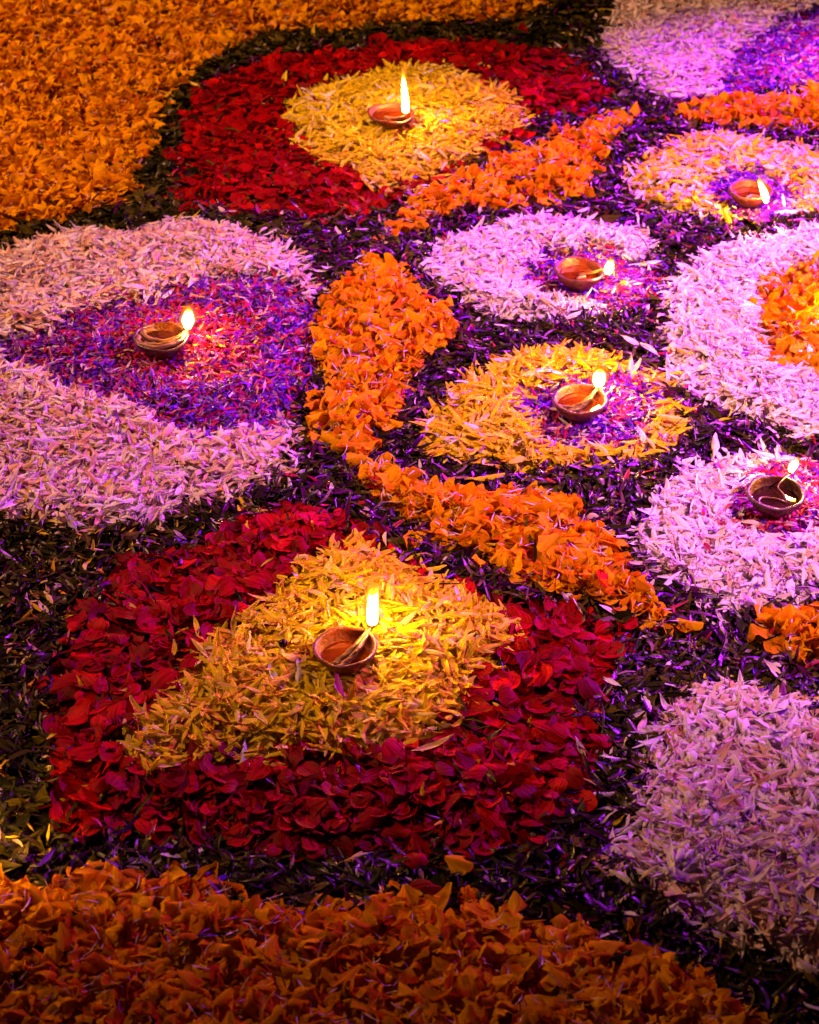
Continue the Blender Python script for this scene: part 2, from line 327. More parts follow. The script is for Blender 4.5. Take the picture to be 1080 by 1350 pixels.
# name, label, category, outline, [(kind, material, share, coverage)], height, size
PATCH = [
    ('leaf_bed', 'dark shredded leaves filling the narrow paths between the coloured petal shapes', 'leaf bed',
     [(-350, -250), (1500, -250), (1500, 1700), (-350, 1700)],
     [('shred', 'leaf', .9), ('shred', 'plum', 1.1), ('leaf', 'leaf', .25), ('aster', 'violet', .11), ('aster', 'magenta', .07), ('aster', 'white', .03), ('leaf', 'plum', .15), ('stem', 'leaf', .06), ('stem', 'plum', .05)], .012),
    ('leaf_bed', 'curved band of dark green leaf chips edging the broad orange field', 'leaf bed',
     [(-350, -250), (840, -250), (840, 60), (700, 66), (560, 56), (400, 62), (290, 90), (240, 150), (222, 262), (330, 285), (400, 288), (300, 320), (-350, 390)],
     [('leaf', 'leaf', 2.2), ('shred', 'leaf', .6), ('shred', 'plum', .1), ('mum', 'yellow', .03), ('stem', 'leaf', .05)], .014),
    ('leaf_bed', 'olive and brown shredded leaf strip beside the red petals and pale pink ring', 'leaf bed',
     [(-350, 640), (380, 635), (300, 690), (130, 740), (60, 900), (80, 1060), (130, 1100), (0, 1145), (-350, 1145)],
     [('shred', 'leaf', 1.6), ('leaf', 'leaf', .9), ('shred', 'plum', .06), ('aster', 'yellow', .16), ('aster', 'pinkwhite', .06), ('stem', 'leaf', .10)], .012),
    ('leaf_bed', 'dark leaf shreds between the red petals, the orange border and the white wedge', 'leaf bed',
     [(-350, 1145), (0, 1140), (110, 1085), (600, 1115), (760, 1040), (790, 920), (850, 850), (990, 890), (1500, 900), (1500, 1700), (1000, 1700), (-350, 1250)],
     [('shred', 'leaf', 1.4), ('leaf', 'leaf', .8), ('shred', 'plum', .35), ('stem', 'leaf', .10), ('aster', 'violet', .08), ('aster', 'white', .06), ('aster', 'yellow', .03)], .012),
    ('petal_field', 'broad field of bright orange marigold petals behind the leaf chip band', 'petal field',
     [(750, -20), (700, 16), (620, 23), (500, 28), (400, 36), (330, 48), (282, 70), (250, 95), (210, 150), (186, 200), (175, 240), (165, 262), (100, 272), (0, 300), (-350, 345), (-350, -260), (800, -260)],
     [('marigold', 'orange', 4.2), ('shred', 'leaf', .10), ('mum', 'orange', .5), ('thread', 'thread', .02)], .022),
    ('petal_bed', 'dark red rose petal ring around the yellow petals with the tall pointed flame', 'petal bed',
     [(275, 92), (400, 60), (560, 48), (700, 53), (775, 72), (800, 105), (788, 140), (715, 158), (640, 205), (560, 240), (495, 272), (420, 287), (300, 272), (228, 256), (222, 200), (240, 140)],
     [('rose', 'red', 4.2), ('shred', 'red', .3), ('shred', 'leaf', .15)], .016),
    ('petal_bed', 'yellow chrysanthemum petals around a half buried lamp with a tall pointed flame', 'petal bed', YEL_B,
     [('mum', 'yellow', 4.6), ('mum', 'white', .12)], .026),
    ('petal_strip', 'curved orange marigold strip from the red rose ring to the white petals', 'petal strip',
     [(845, 143), (822, 162), (802, 190), (790, 240), (750, 262), (640, 276), (560, 292), (512, 320), (493, 312), (520, 278), (560, 250), (640, 214), (720, 180), (790, 150)],
     [('marigold', 'orange', 4.2), ('shred', 'leaf', .10), ('thread', 'thread', .07), ('aster', 'magenta', .12)], .024),
    ('petal_strip', 'wide leaf shaped orange marigold strip facing the violet petal centre', 'petal strip',
     [(500, 325), (540, 358), (562, 388), (602, 422), (580, 470), (542, 500), (528, 555), (508, 572), (490, 605), (432, 600), (398, 560), (415, 500), (408, 430), (430, 380), (470, 340)],
     [('marigold', 'orange', 4.2), ('shred', 'leaf', .10), ('thread', 'thread', .07), ('aster', 'magenta', .08)], .026),
    ('petal_strip', 'slanting orange marigold strip behind the front yellow petals with a red petal on it', 'petal strip',
     [(480, 608), (540, 622), (620, 636), (700, 638), (792, 652), (802, 720), (845, 770), (902, 808), (920, 842), (870, 832), (820, 806), (780, 792), (700, 778), (640, 748), (570, 722), (530, 692), (490, 655), (462, 640)],
     [('marigold', 'orange', 4.2), ('shred', 'leaf', .10), ('thread', 'thread', .08), ('aster', 'magenta', .06)], .026),
    ('petal_strip', 'small orange marigold tongue between the white petals and dark leaf shreds', 'petal strip',
     [(982, 815), (1020, 800), (1080, 788), (1250, 770), (1250, 900), (1080, 884), (1040, 872), (1005, 850)],
     [('marigold', 'orange', 4.2), ('shred', 'leaf', .10), ('thread', 'thread', .08)], .026),
    ('petal_strip', 'straight orange marigold strip in front of the far white and violet petals', 'petal strip',
     [(888, 138), (960, 124), (1080, 112), (1300, 96), (1300, 160), (1080, 172), (980, 164), (900, 156)],
     [('marigold', 'orange', 4.2), ('shred', 'leaf', .10), ('thread', 'thread', .07), ('aster', 'magenta', .1)], .022),
    ('petal_bed', 'far white chrysanthemum petals beside violet petals and the orange strip', 'petal bed',
     [(798, 30), (818, -10), (850, -160), (1300, -160), (1300, 0), (1080, 4), (1050, 20), (990, 48), (955, 92), (945, 122), (900, 130), (860, 122), (820, 97), (798, 62)],
     [('slim', 'white', 4.6), ('slim', 'pinkwhite', .4)], .022),
    ('petal_bed', 'far violet and crimson petals beside the far white chrysanthemum petals', 'petal bed',
     [(1300, -10), (1080, 4), (1050, 20), (990, 48), (955, 92), (945, 122), (1000, 120), (1080, 112), (1300, 94)],
     [('aster', 'violet', 3.0), ('aster', 'magenta', 1.2), ('aster', 'white', .4)], .018),
    ('petal_bed', 'mixed yellow and white petals around the lamp with a leaning flame', 'petal bed',
     [(828, 237), (850, 196), (900, 174), (1000, 180), (1080, 198), (1300, 215), (1300, 290), (1080, 272), (1040, 276), (950, 292), (880, 277), (842, 256)],
     [('mum', 'yellow', 2.9), ('slim', 'white', 1.5), ('aster', 'violet', .12)], .018),
    ('petal_bed', 'white petal patch around the lamp with a small flame past its rim', 'petal bed',
     [(558, 320), (600, 300), (680, 284), (750, 290), (855, 298), (874, 330), (856, 352), (830, 398), (785, 420), (700, 432), (650, 416), (620, 392), (590, 376), (562, 346)],
     [('slim', 'white', 4.2), ('mum', 'white', .7), ('aster', 'violet', .12)], .024),
    ('petal_bed', 'yellow chrysanthemum ring around the amber lit lamp with violet trim', 'petal bed',
     [(545, 578), (570, 520), (620, 480), (680, 455), (750, 448), (830, 468), (882, 500), (900, 545), (884, 582), (840, 602), (780, 622), (700, 618), (620, 612), (570, 602)],
     [('mum', 'yellow', 4.4), ('mum', 'white', .25)], .022),
    ('petal_ring', 'white chrysanthemum ring enclosing an orange marigold centre', 'petal ring',
     [(868, 402), (900, 350), (960, 320), (1080, 298), (1200, 290), (1350, 330), (1380, 450), (1300, 560), (1180, 590), (1080, 574), (980, 552), (920, 522), (888, 482), (866, 432)],
     [('slim', 'white', 4.2), ('mum', 'white', .7), ('aster', 'violet', .10)], .026),
    ('petal_bed', 'orange marigold centre inside the white chrysanthemum ring', 'petal bed',
     [(995, 402), (1012, 362), (1080, 338), (1180, 330), (1250, 400), (1200, 490), (1080, 506), (1020, 484), (990, 446)],
     [('marigold', 'orange', 3.4), ('aster', 'white', .5), ('aster', 'magenta', .3), ('mum', 'white', .2)], .022),
    ('petal_bed', 'white chrysanthemum petals around the lamp full of dark oil', 'petal bed',
     [(832, 692), (850, 652), (900, 612), (970, 586), (1080, 592), (1260, 610), (1260, 740), (1080, 768), (1000, 804), (955, 796), (900, 767), (842, 732)],
     [('slim', 'white', 4.2), ('mum', 'white', .7), ('aster', 'violet', .08)], .024),
    ('petal_ring', 'white petal ring tinted for pinkish light around the violet centre with the coiled wick', 'petal ring',
     [(-300, 372), (0, 330), (60, 310), (150, 300), (280, 288), (350, 313), (402, 340), (412, 385), (400, 480), (392, 560), (390, 602), (330, 642), (220, 668), (130, 700), (0, 684), (-300, 690)],
     [('slim', 'pinkwhite', 2.5), ('slim', 'white', 1.7), ('mum', 'white', .5), ('aster', 'leaf', .05), ('aster', 'yellow', .08)], .024),
    ('petal_bed', 'violet and crimson aster petals around the lamp with the coiled wick', 'petal bed',
     [(416, 372), (404, 470), (392, 562), (270, 580), (180, 553), (100, 512), (-50, 464), (70, 428), (160, 400), (240, 374), (310, 362)],
     [('aster', 'violet', 3.3), ('aster', 'magenta', 1.6), ('shred', 'plum', .5), ('aster', 'white', .08)], .020),
    ('petal_bed', 'dark red rose petals ringing the big yellow triangle of petals', 'petal bed',
     [(370, 648), (440, 664), (492, 690), (560, 740), (640, 790), (740, 812), (792, 798), (834, 832), (808, 900), (780, 980), (775, 1050), (720, 1092), (620, 1122), (480, 1128), (330, 1112), (200, 1092), (95, 1082), (74, 1030), (56, 960), (66, 860), (106, 800), (126, 742), (210, 716), (300, 688)],
     [('rose', 'red', 4.4), ('shred', 'red', .3), ('shred', 'leaf', .12), ('aster', 'yellow', .02)], .018),
    ('petal_bed', 'large yellow chrysanthemum triangle around the lamp with a two strand wick', 'petal bed', YEL_F,
     [('mum', 'yellow', 4.8), ('mum', 'white', .08)], .030),
    ('petal_bed', 'white and blush petal wedge with no lamp beside the dark leaf shreds', 'petal bed',
     [(940, 898), (1010, 916), (1080, 932), (1250, 950), (1250, 1300), (1080, 1275), (1000, 1254), (915, 1208), (840, 1172), (780, 1138), (828, 1080), (852, 1020), (872, 945)],
     [('slim', 'white', 3.2), ('slim', 'pinkwhite', 1.1), ('mum', 'white', .6), ('mum', 'pinkwhite', .3), ('aster', 'violet', .12)], .026),
    ('petal_field', 'dim orange marigold border in front of the red rose petals', 'petal field',
     [(-350, 1130), (0, 1132), (30, 1150), (150, 1160), (230, 1165), (330, 1185), (440, 1192), (560, 1190), (700, 1202), (780, 1222), (830, 1252), (900, 1262), (960, 1282), (1008, 1310), (1020, 1480), (1020, 1700), (-350, 1700)],
     [('marigold', 'orange', 4.2), ('shred', 'leaf', .10), ('mum', 'orange', .3), ('thread', 'thread', .05)], .026),
    # collars of violet and crimson petals tucked round single lamps
    ('petal_collar', 'violet petal collar under the lamp with a leaning flame', 'petal collar',
     [(930, 232), (985, 218), (1035, 236), (1050, 262), (1010, 284), (955, 282), (932, 258)],
     [('aster', 'violet', 4.0), ('aster', 'magenta', .8), ('aster', 'white', .4)], .014),
    ('petal_collar', 'violet and crimson petals under the lamp among small white petals', 'petal collar',
     [(688, 345), (735, 322), (820, 332), (866, 352), (868, 380), (822, 402), (770, 402), (708, 392), (684, 368)],
     [('aster', 'violet', 3.2), ('aster', 'magenta', 1.2), ('aster', 'yellow', .3), ('aster', 'white', .3)], .018),
    ('petal_collar', 'petals coloured crimson for the flame glow round the lamp with the coiled wick', 'petal collar',  # flame glow on the violet bed, put in as crimson and yellow petals
     [(150, 440), (175, 412), (235, 398), (300, 405), (335, 440), (325, 485), (270, 512), (205, 500), (160, 470)],
     [('aster', 'magenta', 3.6), ('aster', 'violet', 1.3), ('aster', 'yellow', .25), ('shred', 'red', .3)], .020),
    ('petal_collar', 'violet and crimson petals under the amber lit lamp', 'petal collar',
     [(682, 535), (700, 505), (770, 490), (830, 490), (868, 515), (862, 560), (820, 588), (740, 592), (690, 570)],
     [('aster', 'violet', 3.0), ('aster', 'magenta', 1.6), ('aster', 'white', .5)], .014),
    ('petal_collar', 'crimson and violet petals under the lamp full of dark oil', 'petal collar',
     [(958, 655), (965, 622), (1010, 598), (1080, 596), (1160, 610), (1160, 700), (1080, 712), (1010, 716), (970, 700)],
     [('aster', 'magenta', 3.2), ('aster', 'violet', 2.0), ('aster', 'white', .5)], .016),
]

edge_n = vnoise(.06, 3) * .012 + vnoise(.022, 4) * .009
owner = np.zeros(PX.shape, int)
SNUG = [k for k, q in enumerate(PATCH) if 'no lamp' in q[1] or 'coiled wick' in q[1] or q[0] in ('petal_collar', 'petal_field') or 'ringing' in q[1]]
HT = np.zeros(PX.shape)
for i, (nm, lb, ct, poly, mix, hh) in enumerate(PATCH):
    sd = signed(ground_poly(poly)) + edge_n - (.008 if nm == 'petal_strip' else .0 if nm == 'leaf_bed' or i in SNUG else .005)
    t = np.clip(sd / .05, 0, 1)
    t = t * t * (3 - 2 * t)
    m = sd > 0
    owner[m] = i
    HT[m] = (hh * (.55 + .45 * t))[m]
HT += vnoise(.06, 5) * .005 + vnoise(.03, 6) * .003
HT = np.maximum(HT, .006)
# the bowls press the heap down a little
for lp in LAMPS:
    p = at(*lp['c'], .03)
    for _ in range(2):
        ix = int((p[0] - GX0) / RES); iy = int((p[1] - GY0) / RES)
        zb = HT[iy, ix] - .004
        p = at(*lp['c'], zb + .022)
    d = depth_of(p)
    lp['R'] = lp['w'] * .955 / 2 * d / FPX
    lp['p'] = p; lp['d'] = d
for k in range(2):
    Z = np.pad(HT, 1, mode='edge')
    HT = (Z[1:-1, 1:-1] * 2 + Z[:-2, 1:-1] + Z[2:, 1:-1] + Z[1:-1, :-2] + Z[1:-1, 2:]) / 6
for lp in LAMPS:
    p = lp['p']
    rr = np.hypot(PX - p[0], PY - p[1])
    ix = int((p[0] - GX0) / RES); iy = int((p[1] - GY0) / RES)
    lp['zb'] = max(.004, HT[iy, ix] - .006)
    k = np.clip((lp['R'] * 1.25 - rr) / (lp['R'] * .5), 0, 1)
    HT = HT * (1 - k) + np.minimum(HT, lp['zb'] + .002) * k


def hgt(x, y):
    fx = np.clip((x - GX0) / RES, 0, len(gx) - 1.001); fy = np.clip((y - GY0) / RES, 0, len(gy) - 1.001)
    ix = fx.astype(int); iy = fy.astype(int); tx = fx - ix; ty = fy - iy
    return (HT[iy, ix] * (1 - tx) + HT[iy, ix + 1] * tx) * (1 - ty) + (HT[iy + 1, ix] * (1 - tx) + HT[iy + 1, ix + 1] * tx) * ty


# part of the carpet that the photograph (with a margin for a step aside) takes in
def in_view(x, y, mg):
    dx = x; dy = y; dz = -CAM_H
    d = dy * FW[1] + dz * FW[2]
    px = 540 + FPX * dx / d
    py = 675 - FPX * (dy * UP[1] + dz * UP[2]) / d
    return (px > -mg) & (px < 1080 + mg) & (py > -mg * .8) & (py < 1350 + mg)


YAWF = (vnoise(.07, 8) * 1.0 + vnoise(.2, 9) * .8) * np.pi
VIEWC = in_view(PX, PY, 240)

# petals of all heaps: arrays of placement
ALL = []      # per patch: list of dict(kind, mat, pos, rot(N,3,3), scale, var)
for i, (nm, lb, ct, poly, mix, hh) in enumerate(PATCH):
    cells = np.argwhere((owner == i) & VIEWC)
    area = len(cells) * RES * RES
    groups = []
    for kind, mat, cov in mix:
        s0 = SH[kind]
        ar = np.mean([np.ptp(s.V[:, 0]) * np.ptp(s.V[:, 1]) * .7 for s in s0])
        n = int(area * cov / ar)
        if n < 1:
            continue
        c = cells[rng.integers(0, len(cells), n)]
        x = GX0 + (c[:, 1] + rng.uniform(-.5, .5, n)) * RES
        y = GY0 + (c[:, 0] + rng.uniform(-.5, .5, n)) * RES
        stray = rng.random(n) < (.012 if kind == 'marigold' else .05)
        x = x + rng.normal(0, .006, n) + stray * rng.normal(0, .04, n)
        y = y + rng.normal(0, .006, n) + stray * rng.normal(0, .04, n)
        yaw = YAWF[c[:, 0], c[:, 1]] + rng.normal(0, 1.0, n) + np.pi * (rng.random(n) < .5)
        tilt = np.abs(rng.normal(0, TILT[kind], n)); tilt = np.minimum(tilt, 1.35)
        tdir = rng.uniform(0, 2 * np.pi, n)
        flip = rng.random(n) < .35
        cy, sy = np.cos(yaw), np.sin(yaw)
        Rz = np.zeros((n, 3, 3)); Rz[:, 0, 0] = cy; Rz[:, 0, 1] = -sy; Rz[:, 1, 0] = sy; Rz[:, 1, 1] = cy; Rz[:, 2, 2] = 1
        fl = np.where(flip, -1., 1.)
        Rz[:, :, 1] *= fl[:, None]; Rz[:, :, 2] *= fl[:, None]
        ax = np.stack([np.cos(tdir), np.sin(tdir), np.zeros(n)], 1)
        K = np.zeros((n, 3, 3)); K[:, 0, 2] = ax[:, 1]; K[:, 1, 2] = -ax[:, 0]; K[:, 2, 0] = -ax[:, 1]; K[:, 2, 1] = ax[:, 0]
        Rt = np.eye(3) + np.sin(tilt)[:, None, None] * K + (1 - np.cos(tilt))[:, None, None] * (K @ K)
        R = Rt @ Rz
        sc = rng.uniform(.72, 1.15, n)
        if kind == 'rose':
            sc = rng.uniform(.42, 1.08, n)
        if kind == 'slim':
            sc = np.clip(rng.lognormal(-.05, .26, n), .5, 1.6)
        dpt = np.abs(rng.normal(0, .45, n)) * min(hh * .6, .011)
        z = hgt(x, y) + LIFT[kind] * (.5 + tilt * .5) - dpt + stray * .002
        z = np.maximum(z, .003)
        if kind == 'thread':
            z += .005
        ok = np.ones(n, bool)
        for lp in LAMPS:
            rr = np.hypot(x - lp['p'][0], y - lp['p'][1])
            ok &= ~((rr < lp['R'] + .006) & (z > lp['zb'] + .004))
            ok &= ~(rr < lp['R'] * .72)
            near = (rr < lp['R'] + .03)
            z = np.where(near, np.minimum(z, np.maximum(lp['zb'] + .007, .004)), z)
        var = rng.integers(0, len(s0), n)
        groups.append(dict(kind=kind, mat=mat, pos=np.stack([x, y, z], 1)[ok], rot=R[ok], sc=sc[ok], var=var[ok]))
    ALL.append(groups)

# which pieces show, and how large: a count of the picture points each one covers
pts_xy = []; pts_d = []; pts_id = []
gid = 0
for groups in ALL:
    for g in groups:
        n = len(g['var'])
        g['id0'] = gid
        for k, s in enumerate(SH[g['kind']]):
            sel = np.where(g['var'] == k)[0]
            if not len(sel):
                continue
            P = np.einsum('nij,mj->nmi', g['rot'][sel] * g['sc'][sel][:, None, None], s.S) + g['pos'][sel][:, None, :]
            P[..., 2] -= CAM_H
            d = P @ FW
            px = 540 + FPX * P[..., 0] / d
            py = 675 - FPX * (P @ UP) / d
            ids = np.broadcast_to((gid + sel)[:, None], d.shape)
            okp = (px > 0) & (px < 1079) & (py > 0) & (py < 1349)
            pts_xy.append((np.floor(py[okp] / 2).astype(np.int32) * 540 + np.floor(px[okp] / 2).astype(np.int32)))
            pts_d.append(d[okp].astype(np.float32)); pts_id.append(ids[okp].astype(np.int32))
        gid += n
xy = np.concatenate(pts_xy); dd = np.concatenate(pts_d); ii = np.concatenate(pts_id)
o = np.argsort(-dd, kind='stable')
buf = np.full(540 * 675, -1, np.int32)
buf[xy[o]] = ii[o]
SEEN = np.bincount(buf[buf >= 0], minlength=gid)
del xy, dd, ii, o, pts_xy, pts_d, pts_id


def setp(o, label=None, cat=None, group=None, kind=None):
    if label: o['label'] = label
    if cat: o['category'] = cat
    if group: o['group'] = group
    if kind: o['kind'] = kind
    return o


def fast_mesh(name, V, F, puv, mats, midx):
    me = bpy.data.meshes.new(name)
    me.vertices.add(len(V)); me.vertices.foreach_set('co', V.astype(np.float32).ravel())
    me.loops.add(F.size); me.loops.foreach_set('vertex_index', F.astype(np.int32).ravel())
    me.polygons.add(len(F))
    me.polygons.foreach_set('loop_start', (np.arange(len(F)) * 4).astype(np.int32))
    me.polygons.foreach_set('loop_total', np.full(len(F), 4, np.int32))
    me.polygons.foreach_set('use_smooth', np.ones(len(F), bool))
    for m in mats: me.materials.append(m)
    me.polygons.foreach_set('material_index', midx.astype(np.int32))
    a = me.attributes.new('puv', 'FLOAT_VECTOR', 'POINT')
    a.data.foreach_set('vector', puv.astype(np.float32).ravel())
    me.update(calc_edges=True)
    me.validate()
    return me


# ------------------------------------------------------------------ ground
def make_ground():
    m, nt, N, L = new_mat('dark_paving')
    out = N.new('ShaderNodeOutputMaterial'); pb = N.new('ShaderNodeBsdfPrincipled')
    nz = N.new('ShaderNodeTexNoise'); nz.inputs['Scale'].default_value = 60; nz.inputs['Detail'].default_value = 6
    cr = N.new('ShaderNodeValToRGB'); cr.color_ramp.elements[0].color = (.018, .015, .014, 1); cr.color_ramp.elements[1].color = (.05, .042, .038, 1)
    L.new(nz.outputs[0], cr.inputs[0]); L.new(cr.outputs[0], pb.inputs['Base Color']); pb.inputs['Roughness'].default_value = .8
    bp = N.new('ShaderNodeBump'); bp.inputs['Strength'].default_value = .4; bp.inputs['Distance'].default_value = .003
    L.new(nz.outputs[0], bp.inputs['Height']); L.new(bp.outputs[0], pb.inputs['Normal']); L.new(pb.outputs[0], out.inputs[0])
    me = bpy.data.meshes.new('ground')
    n = 12
    xs = np.linspace(-6, 6, n); ys = np.linspace(-3, 10, n)
    V = [(x, y, 0) for y in ys for x in xs]
    F = [(j * n + i, j * n + i + 1, (j + 1) * n + i + 1, (j + 1) * n + i) for j in range(n - 1) for i in range(n - 1)]
    me.from_pydata(V, [], F); me.materials.append(m)
    o = bpy.data.objects.new('ground', me); COL.objects.link(o)
    setp(o, 'dark paving under the flower carpet', 'ground', kind='structure')


make_ground()

# ------------------------------------------------------------------ the heaps
CARPET_GROUP = {'leaf_bed': 'shredded leaf beds of the flower carpet', 'petal_field': 'orange petal fields bordering the flower carpet',
                'petal_bed': 'petal beds of the flower carpet', 'petal_strip': 'orange marigold strips of the flower carpet',
                'petal_ring': 'pale petal rings of the flower carpet', 'petal_collar': 'petal collars under the clay lamps'}
MAXP = 300
for i, (nm, lb, ct, poly, mix, hh) in enumerate(PATCH):
    groups = ALL[i]
    cells = np.argwhere((owner == i) & VIEWC)
    if not len(cells):
        continue
    cx = GX0 + cells[:, 1].mean() * RES; cy = GY0 + cells[:, 0].mean() * RES
    root = bpy.data.objects.new(nm, None); COL.objects.link(root)
    root.empty_display_size = .05
    root.location = (cx, cy, 0)
    setp(root, lb, ct, CARPET_GROUP[nm])
    C0 = np.array([cx, cy, 0])
    # choose the pieces that show largest; the rest lie in one heap
    Vs = []; Fs = []; Us = []; Ms = []; off = 0
    mats = []
    bykind = {}
    for g in groups:
        bykind.setdefault(g['kind'], []).append(g)
    for kind, gl in bykind.items():
        seen = np.concatenate([SEEN[g['id0']:g['id0'] + len(g['var'])] for g in gl])
        order = np.argsort(-seen, kind='stable')[:MAXP]
        order = order[seen[order] >= 6]
        pick = np.zeros(len(seen), bool); pick[order] = True
        s0 = 0
        for g in gl:
            n = len(g['var']); pk = pick[s0:s0 + n]; s0 += n
            for j in np.where(pk)[0]:
                ob = bpy.data.objects.new(PART_NAME[kind], shape_mesh(kind, int(g['var'][j]), g['mat']))
                COL.objects.link(ob)
                ob.parent = root
                Mx = np.eye(4); Mx[:3, :3] = g['rot'][j] * g['sc'][j]; Mx[:3, 3] = g['pos'][j] - C0
                ob.matrix_basis = Matrix(Mx.tolist())
            if M[g['mat']] not in mats: mats.append(M[g['mat']])
            mi = mats.index(M[g['mat']])
            gs = SEEN[g['id0']:g['id0'] + n] > 0
            for k, s in [(k, t) for k in range(len(SH[kind])) for t in (True, False)]:
                sel = np.where((g['var'] == k) & ~pk & (gs == s))[0]
                if not len(sel): continue
                s = SH[kind][k] if s else simpler(SH[kind][k])
                P = np.einsum('nij,mj->nmi', g['rot'][sel] * g['sc'][sel][:, None, None], s.V) + (g['pos'][sel] - C0)[:, None, :]
                q, m = P.shape[:2]
                Vs.append(P.reshape(-1, 3))
                Fs.append((s.F[None] + (off + np.arange(q) * m)[:, None, None]).reshape(-1, 4))
                U = np.zeros((q, m, 3)); U[..., :2] = s.uv[None]; U[..., 2] = rng.random(q)[:, None]
                Us.append(U.reshape(-1, 3)); Ms.append(np.full(q * len(s.F), mi)); off += q * m
    # packed underside of the heap
    mask = (owner == i) & VIEWC
    idx = -np.ones(PX.shape, int)
    vm = mask.copy(); vm[1:, :] |= mask[:-1, :]; vm[:, 1:] |= mask[:, :-1]; vm[1:, 1:] |= mask[:-1, :-1]
    vy, vx = np.where(vm)
    idx[vy, vx] = np.arange(len(vy)) + off
    zz = np.maximum(HT[vy, vx] - min(hh * .55, .011) + rng.normal(0, .0018, len(vy)), .002)
    Vs.append(np.stack([gx[vx] - cx, gy[vy] - cy, zz], 1))
    ok = mask[:-1, :-1]
    fy, fx = np.where(ok)
    q = np.stack([idx[fy, fx], idx[fy, fx + 1], idx[fy + 1, fx + 1], idx[fy + 1, fx]], 1)
    q = q[(q >= 0).all(1)]
    Fs.append(q); Us.append(np.stack([rng.uniform(-1, 1, len(vy)), rng.uniform(.3, 1, len(vy)), rng.random(len(vy))], 1)); Ms.append(np.zeros(len(q)))
    me = fast_mesh('heaped_' + ('leaves' if nm == 'leaf_bed' else 'petals'), np.concatenate(Vs), np.concatenate(Fs), np.concatenate(Us), mats, np.concatenate(Ms))
    st = bpy.data.objects.new(me.name, me); COL.objects.link(st); st.parent = root
    setp(st, kind='stuff')


# ------------------------------------------------------------------ clay lamps
def clay_mat(name, c1, c2, rough=.46):
    m, nt, N, L = new_mat(name)
    out = N.new('ShaderNodeOutputMaterial'); pb = N.new('ShaderNodeBsdfPrincipled')
    tc = N.new('ShaderNodeTexCoord')
    nz = N.new('ShaderNodeTexNoise'); nz.inputs['Scale'].default_value = 90; nz.inputs['Detail'].default_value = 5
    L.new(tc.outputs['Object'], nz.inputs['Vector'])
    cr = N.new('ShaderNodeValToRGB'); cr.color_ramp.elements[0].position = .3; cr.color_ramp.elements[1].position = .7
    cr.color_ramp.elements[0].color = (*c1, 1); cr.color_ramp.elements[1].color = (*c2, 1)
    L.new(nz.outputs[0], cr.inputs[0])
    # soot left by the wick on the rim, blotched
    sa = N.new('ShaderNodeAttribute'); sa.attribute_name = 'puv'
    sp = N.new('ShaderNodeSeparateXYZ'); L.new(sa.outputs['Vector'], sp.inputs[0])
    n2 = N.new('ShaderNodeTexNoise'); n2.inputs['Scale'].default_value = 130; L.new(tc.outputs['Object'], n2.inputs['Vector'])
    sm = N.new('ShaderNodeMath'); sm.operation = 'MULTIPLY'; L.new(sp.outputs[0], sm.inputs[0]); L.new(n2.outputs[0], sm.inputs[1])
    mr = N.new('ShaderNodeMapRange'); mr.inputs[1].default_value = .10; mr.inputs[2].default_value = .40; mr.inputs[4].default_value = .9
    L.new(sm.outputs[0], mr.inputs[0])
    mx = N.new('ShaderNodeMix'); mx.data_type = 'RGBA'; L.new(mr.outputs[0], mx.inputs[0]); L.new(cr.outputs[0], mx.inputs[6])
    mx.inputs[7].default_value = (.012, .008, .006, 1)
    L.new(mx.outputs[2], pb.inputs['Base Color'])
    rr = N.new('ShaderNodeMapRange'); rr.inputs[1].default_value = .35; rr.inputs[2].default_value = .65
    rr.inputs[3].default_value = rough - .18; rr.inputs[4].default_value = rough + .2
    L.new(n2.outputs[0], rr.inputs[0]); L.new(rr.outputs[0], pb.inputs['Roughness'])
    wv = N.new('ShaderNodeTexNoise'); wv.inputs['Scale'].default_value = 400; L.new(tc.outputs['Object'], wv.inputs['Vector'])
    bp = N.new('ShaderNodeBump'); bp.inputs['Strength'].default_value = .6; bp.inputs['Distance'].default_value = .0015
    L.new(wv.outputs[0], bp.inputs['Height']); L.new(bp.outputs[0], pb.inputs['Normal'])
    L.new(pb.outputs[0], out.inputs[0])
    return m


CLAY = {'red': clay_mat('terracotta_clay', (.07, .009, .003), (.15, .022, .005)),
        'brown': clay_mat('oil_soaked_clay', (.040, .011, .006), (.085, .022, .009), .36)}


def oil_mat(name, col, tr):
    m, nt, N, L = new_mat(name)
    out = N.new('ShaderNodeOutputMaterial'); pb = N.new('ShaderNodeBsdfPrincipled')
    pb.inputs['Base Color'].default_value = (*col, 1); pb.inputs['Roughness'].default_value = .03
    pb.inputs['IOR'].default_value = 1.47; pb.inputs['Transmission Weight'].default_value = tr
    L.new(pb.outputs[0], out.inputs[0])
    return m


OIL = {'amber': oil_mat('amber_oil', (.17, .026, .003), .6), 'dark': oil_mat('dark_oil', (.022, .005, .006), 0)}


